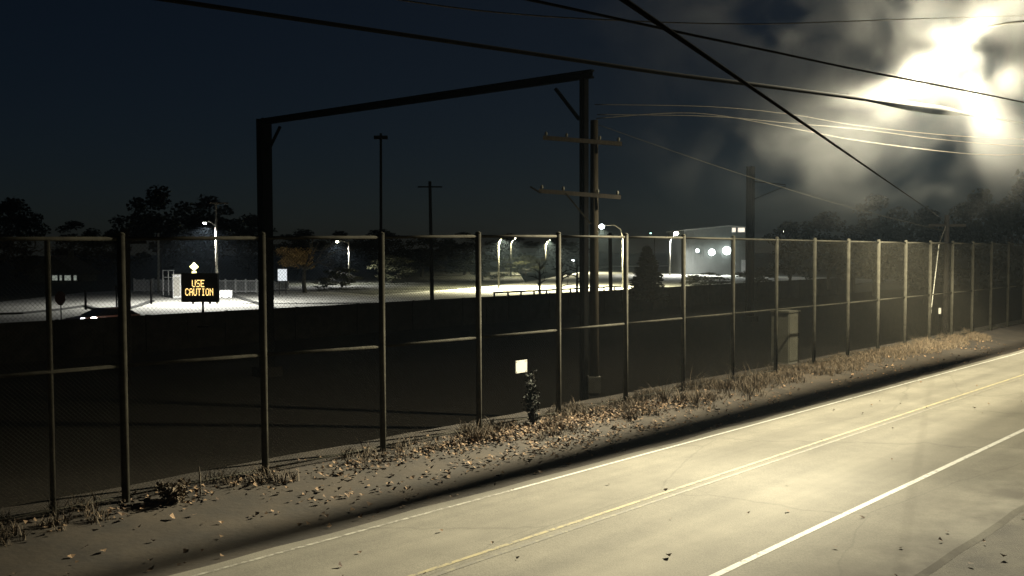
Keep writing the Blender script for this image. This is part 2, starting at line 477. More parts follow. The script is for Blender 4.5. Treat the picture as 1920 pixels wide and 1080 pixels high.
# white notice on the fence
p = on_d(977.5, 687, FENCE_D-.07)
sg = thing('notice_sign', p, 'small blank white square notice wired to the chain link fence', 'sign')
MB().obox(p, AX_U*.205, AX_D*.006, UP*.155).build('plate', M['white_sheet'], sg)
for s in (-1, 1):
    for z in (-1, 1):
        MB().ball(p + AX_U*.17*s + UP*.125*z - AX_D*.008, .012, 6, 4).build('rivet', M['galv'], sg)

# electrical cabinet behind the fence
p0 = W(33.3, FENCE_D+1.15, .2)
cb = thing('equipment_cabinet', p0, 'pale grey green upright equipment cabinet standing behind the chain link fence', 'cabinet')
MB().obox(p0+UP*1.05, AX_U*.42, AX_D*.35, UP*.95).build('body', M['cabinet'], cb)
MB().obox(p0+UP*2.03, AX_U*.46, AX_D*.39, UP*.03).build('roof', M['cabinet'], cb)
MB().obox(p0+UP*.05, AX_U*.44, AX_D*.37, UP*.05).build('plinth', M['concrete'], cb)
dr = MB().obox(p0+UP*1.05-AX_D*.362, AX_U*.37, AX_D*.012, UP*.88).build('door', M['cabinet'], cb)
MB().obox(p0+UP*1.1-AX_D*.39+AX_U*.3, AX_U*.02, AX_D*.015, UP*.1).build('handle', M['steel_dark'], dr)

# ================================================================== STREET LAMP over the near road
lamp_p = at_Y(1790, 78, 29.5)
base = W(24.2, 5.1, -.03)
# keep the pole outside the picture, on the camera's side of the road
base = Vector((16.7, 25.1, -.03))
sl = thing('street_lamp', base, 'glaring street lamp wrapped in lit mist above the near road', 'street lamp')
MB().tube(base, base+UP*11.6, .13, .09, 12).build('pole', M['wood_pole'], sl, smooth=True)
tip = lamp_p + UP*.22
MB().path([base+UP*10.2, base.lerp(tip, .35)*1.0 + UP*(0) if False else Vector((base.x*.65+tip.x*.35, base.y*.65+tip.y*.35, 11.05)), Vector((base.x*.3+tip.x*.7, base.y*.3+tip.y*.7, tip.z+.03)), tip], .03, 8).build('arm', M['galv'], sl, smooth=True)
hd = MB().ball(lamp_p+UP*.17, .3, 12, 6, .38).build('luminaire', M['galv'], sl, smooth=True)
MB().ball(lamp_p+UP*.07, .17, 12, 6, .5).build('lens', M['lens_warm'], hd, smooth=True)
ld = bpy.data.lights.new('street_lamp_bulb', 'POINT')
ld.energy = MAIN_LAMP_W; ld.color = (1.0, .915, .66); ld.shadow_soft_size = .11
ld.use_nodes = True                     # photometric distribution of a roadway luminaire: widest between 60 and 75 degrees, little upward
lN, lL = ld.node_tree.nodes, ld.node_tree.links
lg = lN.new('ShaderNodeTexCoord'); lx = lN.new('ShaderNodeSeparateXYZ'); lc = lN.new('ShaderNodeFloatCurve'); lm_ = lN.new('ShaderNodeMapRange')
lL.new(lg.outputs['Normal'], lx.inputs[0]); lL.new(lx.outputs['Z'], lm_.inputs['Value'])
lm_.inputs['From Min'].default_value = 1; lm_.inputs['From Max'].default_value = -1      # 0 = straight up, 1 = straight down
cv = lc.mapping.curves[0]
cv.points[0].location = (0, .45); cv.points[1].location = (1, .19)
for x_, y_ in ((.40, .22), (.50, .09), (.55, .10), (.63, .24), (.687, .58), (.72, 1.0), (.757, 1.0), (.853, .48)): cv.points.new(x_, y_)
lc.mapping.update()
lL.new(lm_.outputs['Result'], lc.inputs['Value'])
# thrown along the road: shielded on the near side, cut back straight across
la = lN.new('ShaderNodeVectorMath'); la.operation = 'DOT_PRODUCT'; la.inputs[1].default_value = AX_D; lL.new(lg.outputs['Normal'], la.inputs[0])
lr = lN.new('ShaderNodeMapRange'); lr.inputs['From Min'].default_value = -1; lr.inputs['From Max'].default_value = 1; lL.new(la.outputs['Value'], lr.inputs['Value'])
lc2 = lN.new('ShaderNodeFloatCurve'); cv = lc2.mapping.curves[0]
cv.points[0].location = (0, .3); cv.points[1].location = (1, .15)
for x_, y_ in ((-.25, .42), (-.07, 1.0), (.28, 1.0), (.48, .75), (.6, .35)): cv.points.new((x_+1)/2, y_)
lc2.mapping.update(); lL.new(lr.outputs['Result'], lc2.inputs['Value'])
lmul = lN.new('ShaderNodeMath'); lmul.operation = 'MULTIPLY'; lL.new(lc.outputs['Value'], lmul.inputs[0]); lL.new(lc2.outputs['Value'], lmul.inputs[1])
lL.new(lmul.outputs[0], lN['Emission'].inputs['Strength'])
lo = bpy.data.objects.new('street_lamp_bulb', ld); lo.parent = sl; lo.location = lamp_p - UP*.16 - base
col.objects.link(lo)

# ================================================================== CATENARY PORTALS
def hcol(mb, base, h, w, t, ax, ay):
    """H section column"""
    for s in (-1, 1):
        mb.obox(base + UP*h/2 + ay*(s*(w/2-t/2)), ax*(w/2), ay*(t/2), UP*(h/2))
    mb.obox(base + UP*h/2, ax*(t/2), ay*(w/2-t-.001), UP*(h/2))
def portal(UN, UF, dN, dF, top, label, wN=.22, wF=.5):
    U = (UN+UF)/2; bx = W(UF, dF)-W(UN, dN); bd = bx.normalized(); bp = UP.cross(bd); hl = bx.length/2+.35; ctr = (W(UF, dF)+W(UN, dN))/2
    b0 = W(U, (dN+dF)/2, BED_Z)
    pt = thing('catenary_portal', b0, label, 'catenary portal')
    for U, d, wd in ((UN, dN, wN), (UF, dF, wF)):
        mb = MB(); hcol(mb, W(U, d, BED_Z-.1), top-BED_Z+.1, wd, .05, AX_U, AX_D); c_ = mb.build('column', M['steel_dark'], pt)
        MB().obox(W(U, d, BED_Z+.15), AX_U*.5, AX_D*.5, UP*.3).build('footing', M['ballast'], c_)
    mb = MB()
    z0 = top-.22
    mb.obox(ctr+UP*(top-.02), bp*.1, bd*hl, UP*.028)
    mb.obox(ctr+UP*(top-.24), bp*.1, bd*hl, UP*.028)
    mb.obox(ctr+UP*(top-.13), bp*.02, bd*hl, UP*.08)
    mb.build('beam', M['steel_dark'], pt)
    for p_, sg_ in ((W(UN, dN), 1), (W(UF, dF), -1)):
        MB().beam(p_+bd*.2*sg_+UP*(top-1.6), p_+bd*1.2*sg_+UP*(top-.46), .1, .1).build('knee_brace', M['steel_dark'], pt)
    return pt
def u_at(px, py, d):
    p_ = on_d(px, py, d); return p_.x*ST + p_.y*CT
UN1, UF1 = u_at(1095, 300, 20.4), u_at(497, 400, 38.2)
portal(UN1, UF1, 20.4, 38.2, 10.6, 'black steel portal spanning the railway, its thick column left of the picture centre')
UM = u_at(1407, 380, 38.2); mz = on_d(1407, 312, 38.2).z
mast = thing('catenary_mast', W(UM, 38.2, BED_Z), 'black steel mast rising above the fence just right of the lit building', 'mast')
mb = MB(); hcol(mb, W(UM, 38.2, BED_Z-.1), mz-BED_Z+.1, .5, .05, AX_U, AX_D); mb.build('column', M['steel_dark'], mast)
MB().obox(W(UM, 38.2, BED_Z+.15), AX_U*.5, AX_D*.5, UP*.3).build('footing', M['ballast'], mast)
MB().beam(W(UM, 37.9, mz-1.2), W(UM, 35.2, mz-1.6), .08, .08).build('bracket', M['steel_dark'], mast)
MB().beam(W(UM, 37.9, mz-2.6), W(UM, 35.2, mz-1.7), .06, .06).build('stay', M['steel_dark'], mast)

# ================================================================== NEAR UTILITY POLE with two crossarms behind the fence
pb = W(19.75, FENCE_D+1.25, .1)
q = on_z(1114, 727, .15)
pb = Vector((q.x, q.y, .1))
dP = -pb.x*CT + pb.y*ST
YP = pb.y
up_ = thing('utility_pole', pb, 'tall brown wooden utility pole with two crossarms standing in a concrete block behind the fence', 'utility pole')
MB().tube(pb - UP*.2, pb + UP*8.6, .16, .12, 12).build('pole', M['wood_pole_brown'], up_, smooth=True)
MB().obox(pb+UP*.16, RGT*.2, Vector((0,.2,0)), UP*.26).build('base_block', M['concrete'], up_)
for (xa, ya, xb, yb) in ((1018, 258, 1166, 270), (1010, 358, 1164, 370)):
    a, b = at_Y(xa, ya, YP-.17), at_Y(xb, yb, YP-.17)
    ca = MB().beam(a, b, .1, .13).build('crossarm', M['wood_pole'], up_)
    for t in (.04, .3, .72, .96):
        pI = a.lerp(b, t)
        MB().path([pI+UP*.065, pI+UP*.11, pI+UP*.16, pI+UP*.2], [.018, .045, .045, .02], 8).build('insulator', M['cabinet'], ca)
MB().beam(at_Y(994, 350, YP-.2), at_Y(1014, 362, YP-.2), .05, .05).build('arm_extension', M['galv'], up_)
MB().beam(at_Y(1060, 362, YP-.24), at_Y(1108, 420, YP-.24), .03, .05).build('brace', M['galv'], up_)

# second utility pole at the bend with its guy wire
pb2 = on_z(1772, 640, .1)
u2 = thing('utility_pole', pb2, 'dark utility pole in front of the trees at the far right end of the fence', 'utility pole')
MB().tube(pb2, pb2+UP*6.1, .15, .11, 10).build('pole', M['wood_dark'], u2, smooth=True)
MB().beam(pb2+UP*5.6-RGT*.9, pb2+UP*5.6+RGT*.9, .1, .12).build('crossarm', M['wood_dark'], u2)
gb = on_z(1739, 640, .15)
ga = at_Y(1761, 455, gb.y)
gy = thing('guy_wire', gb, 'thin pale leaning guy wire guard near the right end of the fence', 'guy wire')
MB().tube(gb.lerp(ga, .0), gb.lerp(ga, .985), .022, n=6).build('guard', M['pole_pale'], gy)
MB().tube(gb.lerp(ga, .985), pb2+UP*5.7, .008, n=5).build('strand', M['cable_grey'], gy)
p = at_Y(1762, 583, 47)
mk = thing('marker_plate', Vector((p.x, p.y, .1)), 'tiny pale marker plate on a thin stake beside the guy wire', 'marker')
MB().box(p, .12, .02, .3).build('plate', M['white_sheet'], mk)
MB().tube(Vector((p.x, p.y+.03, .1)), p+Vector((0, .03, 0)), .02, n=6).build('stake', M['steel_dark'], mk)

# ================================================================== OVERHEAD CABLES
def smooth_pts(ctrl, n=28):
    out = []
    for i in range(len(ctrl)-1):
        p0 = ctrl[max(i-1, 0)]; p1 = ctrl[i]; p2 = ctrl[i+1]; p3 = ctrl[min(i+2, len(ctrl)-1)]
        for k in range(6):
            t = k/6
            out.append(.5*((2*p1) + (p2-p0)*t + (2*p0-5*p1+4*p2-p3)*t*t + (3*p1-p0-3*p2+p3)*t**3))
    out.append(ctrl[-1]); return out
def cable(name, pts3, r, mt, label, cat='cable'):
    pts = smooth_pts(pts3)
    if hasattr(r, '__len__'): r = list(np.interp(np.arange(len(pts))/6, np.arange(len(r)), r))
    return tag(MB().path(pts, r, 8).build(name, mt, None, pts[0], smooth=True), label, cat, 'overhead cables')
def in_lamp_plane(px, py, dg=13.35):
    # the thick cable hangs between the lamp and the far road edge
    ld_ = -lamp_p.x*CT + lamp_p.y*ST; lz = lamp_p.z - .16
    nrm = AX_U.cross(AX_D*(dg-ld_) - UP*lz)
    o = Vector((0, 0, CAM_H)); r = ray(px, py); a_ = AX_D*ld_ + UP*lz
    return o + r*((a_ - o).dot(nrm)/r.dot(nrm))
cable('overhead_cable', [in_lamp_plane(x, y) for x, y in ((250, -10), (600, 42), (1000, 101), (1250, 138), (1400, 157), (1600, 183), (1640, 189), (1700, 198), (1750, 205), (1785, 210), (1815, 215), (1870, 223), (1920, 231), (2150, 268))], (.03, .033, .037, .043, .048, .05, .06, .135, .15, .12, .045, .03, .028, .026), M['cable'], 'thickest black overhead cable sweeping across the top of the view')  # added bulge near the lamp shapes the shadow band along the far road edge
cable('overhead_cable', [on_d(x, y, 8.2) for x, y in ((850, -30), (1000, 1), (1180, 40), (1300, 66), (1440, 95), (1600, 129), (1760, 160), (1920, 192), (2120, 236))], .021, M['cable'], 'medium black overhead cable just above the thickest one and below the lamp')
def fan(ctrl, r, lb):
    pts = []
    for x, y in ctrl:
        d = dP + (11.6-dP)*max(0, (x-1110))/(1920-1110)
        pts.append(on_d(x, y, d))
    cable('overhead_wire', pts, r, M['cable_grey'], lb, 'wire')
fan(((1115, 196), (1330, 200), (1480, 214), (1600, 234), (1760, 252), (1920, 261), (2100, 262)), .014, 'uppermost of the three thin pale wires right of the utility pole')
fan(((1120, 215), (1330, 218), (1480, 231), (1620, 243), (1760, 261), (1920, 274), (2100, 276)), .014, 'middle one of the three thin pale wires right of the utility pole')
fan(((1166, 262), (1300, 216), (1460, 236), (1600, 262), (1760, 283), (1850, 290), (1920, 289), (2100, 275)) [2:] if False else ((1118, 222), (1300, 212), (1460, 236), (1600, 262), (1760, 283), (1850, 290), (1920, 289), (2100, 276)), .014, 'lowest of the three thin pale wires right of the utility pole')
A = at_Y(1150, -14, 1.2); B = pb2 + UP*5.75
cable('service_cable', [A.lerp(B, t) - UP*.0*t for t in (0, .005, .015, .03, .06, .1, .22, .35, .5, .7, .85, 1)], .004, M['cable'], 'black twisted cable slanting steeply down to the far right pole')
B2 = pb2 + UP*5.3
A2 = pb + UP*8.5
cable('service_wire', [A2.lerp(B2, t) - UP*.25*math.sin(math.pi*t) for t in (0, .25, .5, .75, 1)], .008, M['galv'], 'faint thin wire slanting to the far right pole under the twisted cable', 'wire')
cable('overhead_wire', [on_d(x, y, 9.4) for x, y in ((500, -40), (900, 20), (1200, 40), (1420, 45), (1560, 41), (1700, 36), (1960, 28))], .010, M['cable_grey'], 'faint nearly level wire left of the glaring lamp', 'wire')

# ================================================================== FAR LAMPS
def far_lamp(label, head, pole_x, Y, power, colr, mt, top_y=None, curved=False, pole_r=.11, crossarm=None, lens_r=.16, cone=164, pole_mat='pole_pale', radius=.12, mat_arm='pole_pale'):
    hp = at_Y(head[0], head[1], Y)
    b = ground_at(pole_x, Y)
    st = thing('street_lamp', b, label, 'street lamp', 'street lamps beyond the railway')
    tz = at_Y(pole_x, top_y, Y).z if top_y is not None else hp.z
    MB().tube(b, Vector((b.x, b.y, tz)), pole_r, pole_r*.7, 10).build('pole', M[pole_mat], st, smooth=True)
    a0 = Vector((b.x, b.y, min(tz, hp.z) - (.9 if curved else .25)))
    if curved:
        a0.z = tz
        pts = [a0, a0.lerp(hp, .12)+UP*(.55*(hp.z-a0.z)+.15), a0.lerp(hp, .4)+UP*(.55*(hp.z-a0.z)+.25), hp+UP*.14]
    else:
        pts = [a0, a0.lerp(hp, .5)+UP*.22, hp+UP*.12]
    MB().path(pts, .05, 6).build('arm', M[mat_arm], st)
    hd = MB().ball(hp+UP*.14, .32, 10, 6, .4).build('luminaire', M['galv'], st, smooth=True)
    MB().ball(hp+UP*.02, lens_r, 10, 6, .8).build('lens', mt, hd)
    if crossarm:
        c0, c1 = at_Y(*crossarm[:2], Y-.15), at_Y(*crossarm[2:], Y-.15)
        MB().beam(c0, c1, .12, .12).build('crossarm', M['wood_pole'], st)
    if power: spot('lamp_light', hp-UP*.3, power, colr, st, radius, cone, hp-UP*5)
    return st
COOL, WARM, NEUT = (.9, .97, 1.0), (1.0, .93, .6), (1.0, .99, .93)
far_lamp('pale lamp pole with a crossarm on top standing behind the message sign', (384, 418), 407, 82, 15500, NEUT, M['lens_cool'], 381, pole_r=.12, crossarm=(393, 381, 428, 381))
far_lamp('thin lamp pole with a small crossarm right of the autumn tree', (632, 453), 655, 128, 13000, NEUT, M['lens_warm'], 447, crossarm=(630, 470, 664, 469), lens_r=.2)
far_lamp('tall pale lamp pole at the near edge of the bright yellow road', (944, 444), 935, 112, 60000, WARM, M['lens_warm'], 455, lens_r=.1, pole_mat='pole_grey')
far_lamp('short pale lamp pole seen just right of the tallest pale one', (966, 447), 958, 160, 14000, WARM, M['lens_warm'], 455, lens_r=.1, pole_mat='pole_grey')
far_lamp('slim pale lamp pole behind the leafless saplings on the bright road', (1030, 450), 1023, 185, 90000, WARM, M['lens_warm'], 458, lens_r=.1, pole_mat='pole_grey')
far_lamp('big glowing lamp on a curved arm right of the wooden utility pole', (1128, 425), 1168, 112, 60000, WARM, M['lens_cool'], 446, curved=True, lens_r=.34)
far_lamp('tiny greenish lamp above the dark conifer', (1220, 437), 1227, 190, 0, COOL, M['lens_green'], 444, lens_r=.22, pole_mat='steel_dark', mat_arm='steel_dark')
far_lamp('twin headed lamp pole between the conifer and the lit building', (1268, 438), 1256, 165, 40000, NEUT, M['lens_warm'], 450, lens_r=.4)
far_lamp('single white lamp in front of the black trees right of the lit building', (1471, 432), 1478, 150, 300, NEUT, M['lens_warm'], 440, lens_r=.42, pole_mat='steel_dark', mat_arm='steel_dark')
far_lamp('faint little lamp between the saplings on the bright road', (1074, 488), 1076, 210, 1200, NEUT, M['lens_cool'], 490, lens_r=.28, pole_mat='steel_dark', mat_arm='steel_dark')

# plain poles
def pole(name, label, x, y0, y1, Y, r, mt, cat='pole', lean=0):
    b = ground_at(x, Y)
    if y1 is not None: b = at_Y(x, y1, Y)
    t = at_Y(x+lean, y0, Y)
    o = MB().path([b, b.lerp(t, .5), t], [r, r*.9, r*.78], 10).build(name, M[mt], None, b, smooth=True)
    return tag(o, label, cat)
pole('lit_pole', 'bare pale pole standing left of the message sign', 297, 437, None, 104, .13, 'pole_pale')
u3 = thing('utility_pole', ground_at(810, 86), 'black utility pole rising above the fence left of the picture centre', 'utility pole')
b = ground_at(810, 86); t = at_Y(806, 340, 86)
MB().path([b, t], [.19, .14], 10).build('pole', M['wood_dark'], u3, smooth=True)
MB().beam(t-UP*.5-RGT*1.1, t-UP*.5+RGT*1.1, .1, .12).build('crossarm', M['wood_dark'], u3)
u4 = thing('utility_pole', ground_at(714, 70), 'faint tall black utility pole against the sky right of the thick portal column', 'utility pole')
b = ground_at(714, 70); t = at_Y(714, 250, 70)
MB().path([b, t], [.13, .09], 10).build('pole', M['wood_dark'], u4, smooth=True)
MB().beam(t-UP*.3-RGT*.5, t-UP*.3+RGT*.5, .25, .25).build('transformer', M['wood_dark'], u4)
u5 = thing('utility_pole', ground_at(1145, 92), 'dark post standing before the bright road right of the wooden utility pole', 'utility pole')
b = ground_at(1145, 92); t = at_Y(1144, 436, 92)
MB().path([b, t], [.2, .17], 10).build('pole', M['wood_dark'], u5, smooth=True)
MB().beam(t-UP*.25-RGT*.35, t-UP*.25+RGT*.35, .1, .1).build('bracket', M['wood_dark'], u5)
b = on_d(236, 700, 40); b.z = BED_Z
u6 = thing('utility_pole', b, 'thick dark pole behind the second fence post from the left', 'utility pole')
t = on_d(234, 428, 40)
MB().path([b, t], [.24, .2], 10).build('pole', M['wood_dark'], u6, smooth=True)
MB().beam(t-UP*.6-RGT*.9, t-UP*.6+RGT*.9, .12, .12).build('crossarm', M['wood_dark'], u6)

# ================================================================== MESSAGE SIGN
vY = 57.0
vb = ground_at(380, vY)
vms = thing('message_sign', vb, 'black electronic message board with amber letters on a single post', 'message sign')
c = at_Y(375.5, 539, vY)
x2 = 66*vY/F_PX/2; z2 = 52*vY/F_PX/2
MB().obox(c, RGT*x2, Vector((0, .12, 0)), UP*z2).build('panel', M['black_box'], vms)
fr = MB()
for s in (-1, 1):
    fr.obox(c + RGT*(x2+.02)*s, RGT*.02, Vector((0, .15, 0)), UP*(z2+.04)); fr.obox(c + UP*(z2+.02)*s, RGT*(x2-.001), Vector((0, .15, 0)), UP*.02)
fr.build('frame', M['black_box'], vms)
MB().tube(vb, Vector((vb.x, vb.y, c.z-z2)), .07, n=8).build('post', M['steel_dark'], vms)
for xx in (362, 394):
    q = at_Y(xx, 568, vY); MB().box(q, .1, .14, .12).build('lifting_foot', M['black_box'], vms)
MB().box(vb+UP*.05, .9, .9, .1).build('base_plate', M['steel_dark'], vms)
FONT = {'U': '10001 10001 10001 10001 10001 10001 01110', 'S': '01111 10000 10000 01110 00001 00001 11110', 'E': '11111 10000 10000 11110 10000 10000 11111',
        'C': '01110 10001 10000 10000 10000 10001 01110', 'A': '01110 10001 10001 11111 10001 10001 10001', 'T': '11111 00100 00100 00100 00100 00100 00100',
        'I': '01110 00100 00100 00100 00100 00100 01110', 'O': '01110 10001 10001 10001 10001 10001 01110', 'N': '10001 11001 10101 10011 10001 10001 10001'}
def led_text(txt, cx, cy, wpx, hpx):
    ncol = len(txt)*6-1
    dx = wpx*vY/F_PX/ncol; dz = hpx*vY/F_PX/7
    o = at_Y(cx, cy, vY-.135)
    mb = MB()
    for i, ch in enumerate(txt):
        for r_, row in enumerate(FONT[ch].split()):
            for k, bit in enumerate(row):
                if bit == '1':
                    q = o + RGT*((i*6+k-(ncol-1)/2)*dx) + UP*((3-r_)*dz)
                    mb.obox(q, RGT*dx*.42, Vector((0, .008, 0)), UP*dz*.42)
    return mb.build('led_text', M['led'], vms)
led_text('USE', 371.5, 531.5, 23, 13.5)
led_text('CAUTION', 373.5, 547.5, 52, 13.5)

# yellow diamond sign behind the message board
q = at_Y(364, 500, 84)
ds_ = thing('warning_sign', Vector((q.x, q.y, 0)), 'bright yellow diamond warning sign showing above the message board', 'sign')
h = 8.3*84/F_PX
mb = MB(); n0 = []
for dy in (-.012, .012):
    for (a, b) in ((0, h), (h, 0), (0, -h), (-h, 0)): mb.v.append(tuple(q + RGT*a + UP*b + Vector((0, dy, 0))))
mb.f = [(0, 3, 2, 1), (4, 5, 6, 7)] + [(i, (i+1) % 4, 4+(i+1) % 4, 4+i) for i in range(4)]
mb.build('diamond_plate', M['sign_yellow'], ds_)
MB().box(at_Y(364, 511, 84), .4, .02, .23).build('plaque', M['sign_yellow'], ds_)
MB().tube(Vector((q.x, q.y+.05, 0)), q+Vector((0, .05, h*.6)), .035, n=8).build('post', M['steel_dark'], ds_)

# stop sign seen against the lot
q = at_Y(113, 559, 58)
ss = thing('stop_sign', Vector((q.x, q.y, 0)), 'dark red octagonal stop sign on the left side of the lot', 'sign')
mb = MB()
for dy in (-.012, .012):
    for k in range(8):
        a = math.pi/8 + k*math.pi/4
        mb.v.append(tuple(q + RGT*.34*math.cos(a) + UP*.46*math.sin(a) + Vector((0, dy, 0))))
mb.f = [tuple(reversed(range(8))), tuple(range(8, 16))] + [(i, (i+1) % 8, 8+(i+1) % 8, 8+i) for i in range(8)]
mb.build('plate', M['sign_red'], ss)
MB().tube(Vector((q.x, q.y+.06, 0)), q+Vector((0, .06, .4)), .035, n=8).build('post', M['steel_dark'], ss)
def stake(label, x, y0, y1, Y, r, mt, name='post'):
    b = at_Y(x, y1, Y); t = at_Y(x, y0, Y)
    r_ = thing(name, b, label, 'post')
    MB().tube(b, t, r, n=8).build('shaft', M[mt], r_)
    MB().ball(t, r*1.15, 8, 4, .6).build('cap', M[mt], r_)
for (lb, x, y0, Y, r, mt) in (('short dark post on the left of the lot behind the headlights', 160, 545, 74, .09, 'steel_dark'),
                              ('dark post on the lot left of the bare pale pole', 283, 524, 82, .1, 'steel_dark'),
                              ('slim white post on the lot beside the thick dark pole', 226, 540, 72, .05, 'white_plastic'),
                              ('slim dark post on the lot left of the slim white one', 218, 536, 73, .07, 'steel_dark')):
    g_ = ground_at(x, Y); r_ = thing('lot_post', g_, lb, 'post')
    MB().tube(g_, at_Y(x, y0, Y), r, n=8).build('shaft', M[mt], r_)
    MB().ball(at_Y(x, y0, Y), r*1.15, 8, 4, .6).build('cap', M[mt], r_)

# white sign panel on two posts
q = at_Y(529.5, 515.5, 98)
ws = thing('sign_board', Vector((q.x, q.y, 0)), 'bright blank white lit sign board on two posts under the autumn tree', 'sign')
MB().box(q, 16.5*98/F_PX, .12, 22*98/F_PX).build('board', M['lit_board'], ws)
for s in (-1, 1):
    MB().tube(Vector((q.x+.33*s, q.y+.06, 0)), Vector((q.x+.33*s, q.y+.06, q.z+.4)), .045, n=8).build('post', M['galv'], ws)

# white vinyl fence behind the message sign: posts and panels
fv = thing('vinyl_fence', ground_at(448, 103), 'white vinyl fence with grey panels right of the message board', 'fence')
def vfence(root, xs, Y, y0, y1, pmat='grey_panel'):
    for x in xs:
        b = ground_at(x, Y); MB().box(Vector((b.x, b.y, at_Y(x, y0-2, Y).z/2)), .16, .16, at_Y(x, y0-2, Y).z).build('post', M['white_plastic'], root)
    for a, b in zip(xs, xs[1:]):
        pa, pb_ = at_Y(a, y0, Y), at_Y(b, y0, Y)
        zt_ = pa.z; cx = (pa.x+pb_.x)/2; wd = abs(pb_.x-pa.x)-.18
        MB().box(Vector((cx, Y, zt_-.08)), wd, .08, .12).build('rail', M['white_plastic'], root)
        MB().box(Vector((cx, Y, .16)), wd, .08, .12).build('rail', M['white_plastic'], root)
        nn = 5
        for k in range(nn):
            MB().box(Vector((cx-wd/2+wd*(k+.5)/nn, Y, (zt_-.14+.22)/2)), wd/nn-.03, .03, zt_-.14-.22).build('slat', M[pmat], root)
vfence(fv, [410, 423, 442, 461, 481, 500], 103, 525, 545)
fv2 = thing('vinyl_fence', ground_at(290, 106), 'white vinyl fence left of the message board at the foot of the bare pale pole', 'fence')
vfence(fv2, [252, 270, 288, 306, 324], 106, 524, 545, 'white_plastic')
fv3 = thing('low_fence', ground_at(516, 108), 'short pale fence piece left of the white sign board', 'fence')
vfence(fv3, [506, 515, 524, 540], 110, 529, 543)
# white storage box and small frame next to the message sign
b = ground_at(334, 92)
bx_ = thing('storage_box', b, 'bright white upright storage box at the left edge of the message board', 'box')
hz = at_Y(334, 515, 92).z
MB().box(b+UP*hz/2, .75, .75, hz-.02).build('body', M['white_plastic'], bx_)
MB().box(b+UP*(hz+.03), .85, .85, .06).build('lid', M['white_sheet'], bx_)
MB().box(b+UP*hz*.5+Vector((0, -.39, 0)), .6, .03, hz*.8).build('door', M['white_sheet'], bx_)
b = ground_at(315, 98)
fr_ = thing('pipe_frame', b, 'small white pipe frame between the bare pole and the message board', 'frame')
for xx in (306, 316, 326):
    p1 = ground_at(xx, 98); zz = at_Y(xx, 507, 98).z
    MB().tube(p1, Vector((p1.x, p1.y, zz)), .05, n=8).build('upright', M['white_plastic'], fr_)
MB().tube(at_Y(305, 507, 98), at_Y(327, 507, 98), .05, n=8).build('top_bar', M['white_plastic'], fr_)
MB().tube(at_Y(305, 520, 98), at_Y(327, 520, 98), .04, n=8).build('cross_bar', M['white_plastic'], fr_)
b = ground_at(424, 92)
pl = thing('barrier_block', b, 'low white barrier block on the lot just right of the message board', 'barrier')
mb = MB()
for k, (w_, z_) in enumerate(((.32, 0), (.3, .12), (.14, .35), (.11, .8))): pass
prof_ = [(-.3, 0), (-.3, .12), (-.14, .32), (-.09, .75), (.09, .75), (.14, .32), (.3, .12), (.3, 0)]
for s in (-1, 1):
    for y_, z_ in prof_: mb.v.append((b.x+.62*s, b.y+y_, z_))
mb.f = [tuple(range(8)), tuple(reversed(range(8, 16)))] + [(i, 8+i, 8+(i+1) % 8, (i+1) % 8) for i in range(8)]
mb.build('block', M['white_plastic'], pl)
for s in (-.35, .35): MB().box(b+Vector((s, -.305, .06)), .2, .02, .07).build('fork_slot', M['black_box'], pl)

# ================================================================== CAR with headlights on behind the board wall
cc = at_Y(190, 600, 55.5); cc.z = 0
car = thing('parked_car', cc, 'dark red car with headlights on peeping over the board wall', 'car')
car.scale = (1, 1, .84)
hx = Vector((-.62, -.78, 0)).normalized()          # heading: towards the camera, to the left
hy = Vector((-hx.y, hx.x, 0))
secs = [(-2.15, .55, .80), (-2.05, .35, .98), (-1.3, .3, 1.0), (.6, .3, 1.0), (1.6, .3, .88), (2.1, .38, .75), (2.2, .45, .62)]
mb = MB()
for (lx, z0, z1) in secs:
    hw = .85 if abs(lx) < 2 else .72
    for (yy, zz) in ((-hw, z0), (-hw*1.02, (z0+z1)/2), (-hw*.94, z1), (hw*.94, z1), (hw*1.02, (z0+z1)/2), (hw, z0)): mb.v.append(tuple(cc+hx*lx+hy*yy+UP*zz))
for i in range(len(secs)-1):
    for k in range(6): mb.f.append((6*i+k, 6*i+(k+1) % 6, 6*i+6+(k+1) % 6, 6*i+6+k))
mb.f += [tuple(range(6)), tuple(reversed(range(36, 42)))]
mb.build('body', M['car_red'], car, smooth=False)
cab = [(-1.9, 1.0, .8), (-1.3, 1.42, .64), (.0, 1.46, .64), (.9, 1.0, .8)]
mb = MB()
for lx, zz, hw in cab:
    for s in (-1, 1): mb.v.append(tuple(cc+hx*lx+hy*hw*s+UP*zz))
for lx, zz, hw in cab:
    for s in (-1, 1): mb.v.append(tuple(cc+hx*lx+hy*.8*s+UP*1.0))
mb.f = [(0,1,3,2), (2,3,5,4), (4,5,7,6), (0,2,4,6), (1,7,5,3)]
mb.build('cabin_glass', M['car_glass'], car)
MB().obox(cc+hx*-.65+UP*1.455, hx*.62, hy*.62, UP*.02).build('roof', M['car_red'], car)
for lx in (-1.35, 1.35):
    for s in (-1, 1):
        wc = cc+hx*lx+hy*.8*s+UP*.32
        wl = MB().tube(wc-hy*.1, wc+hy*.1, .32, n=14).build('wheel', M['tyre'], car)
        MB().tube(wc+hy*s*.095, wc+hy*s*.11, .19, n=12).build('rim', M['galv'], wl)
for (x, y, mt, sz) in ((155, 598, 'headlight', .13), (176, 597.5, 'headlight_warm', .19)):
    q = at_Y(x, y, 53.6); q.z /= .84
    MB().ball(q, sz, 10, 6, .6).build('headlight', M[mt], car)
q = at_Y(225, 590, 54.5); q.z /= .84
MB().ball(q, .1, 8, 5).build('side_lamp', M['headlight_warm'], car)

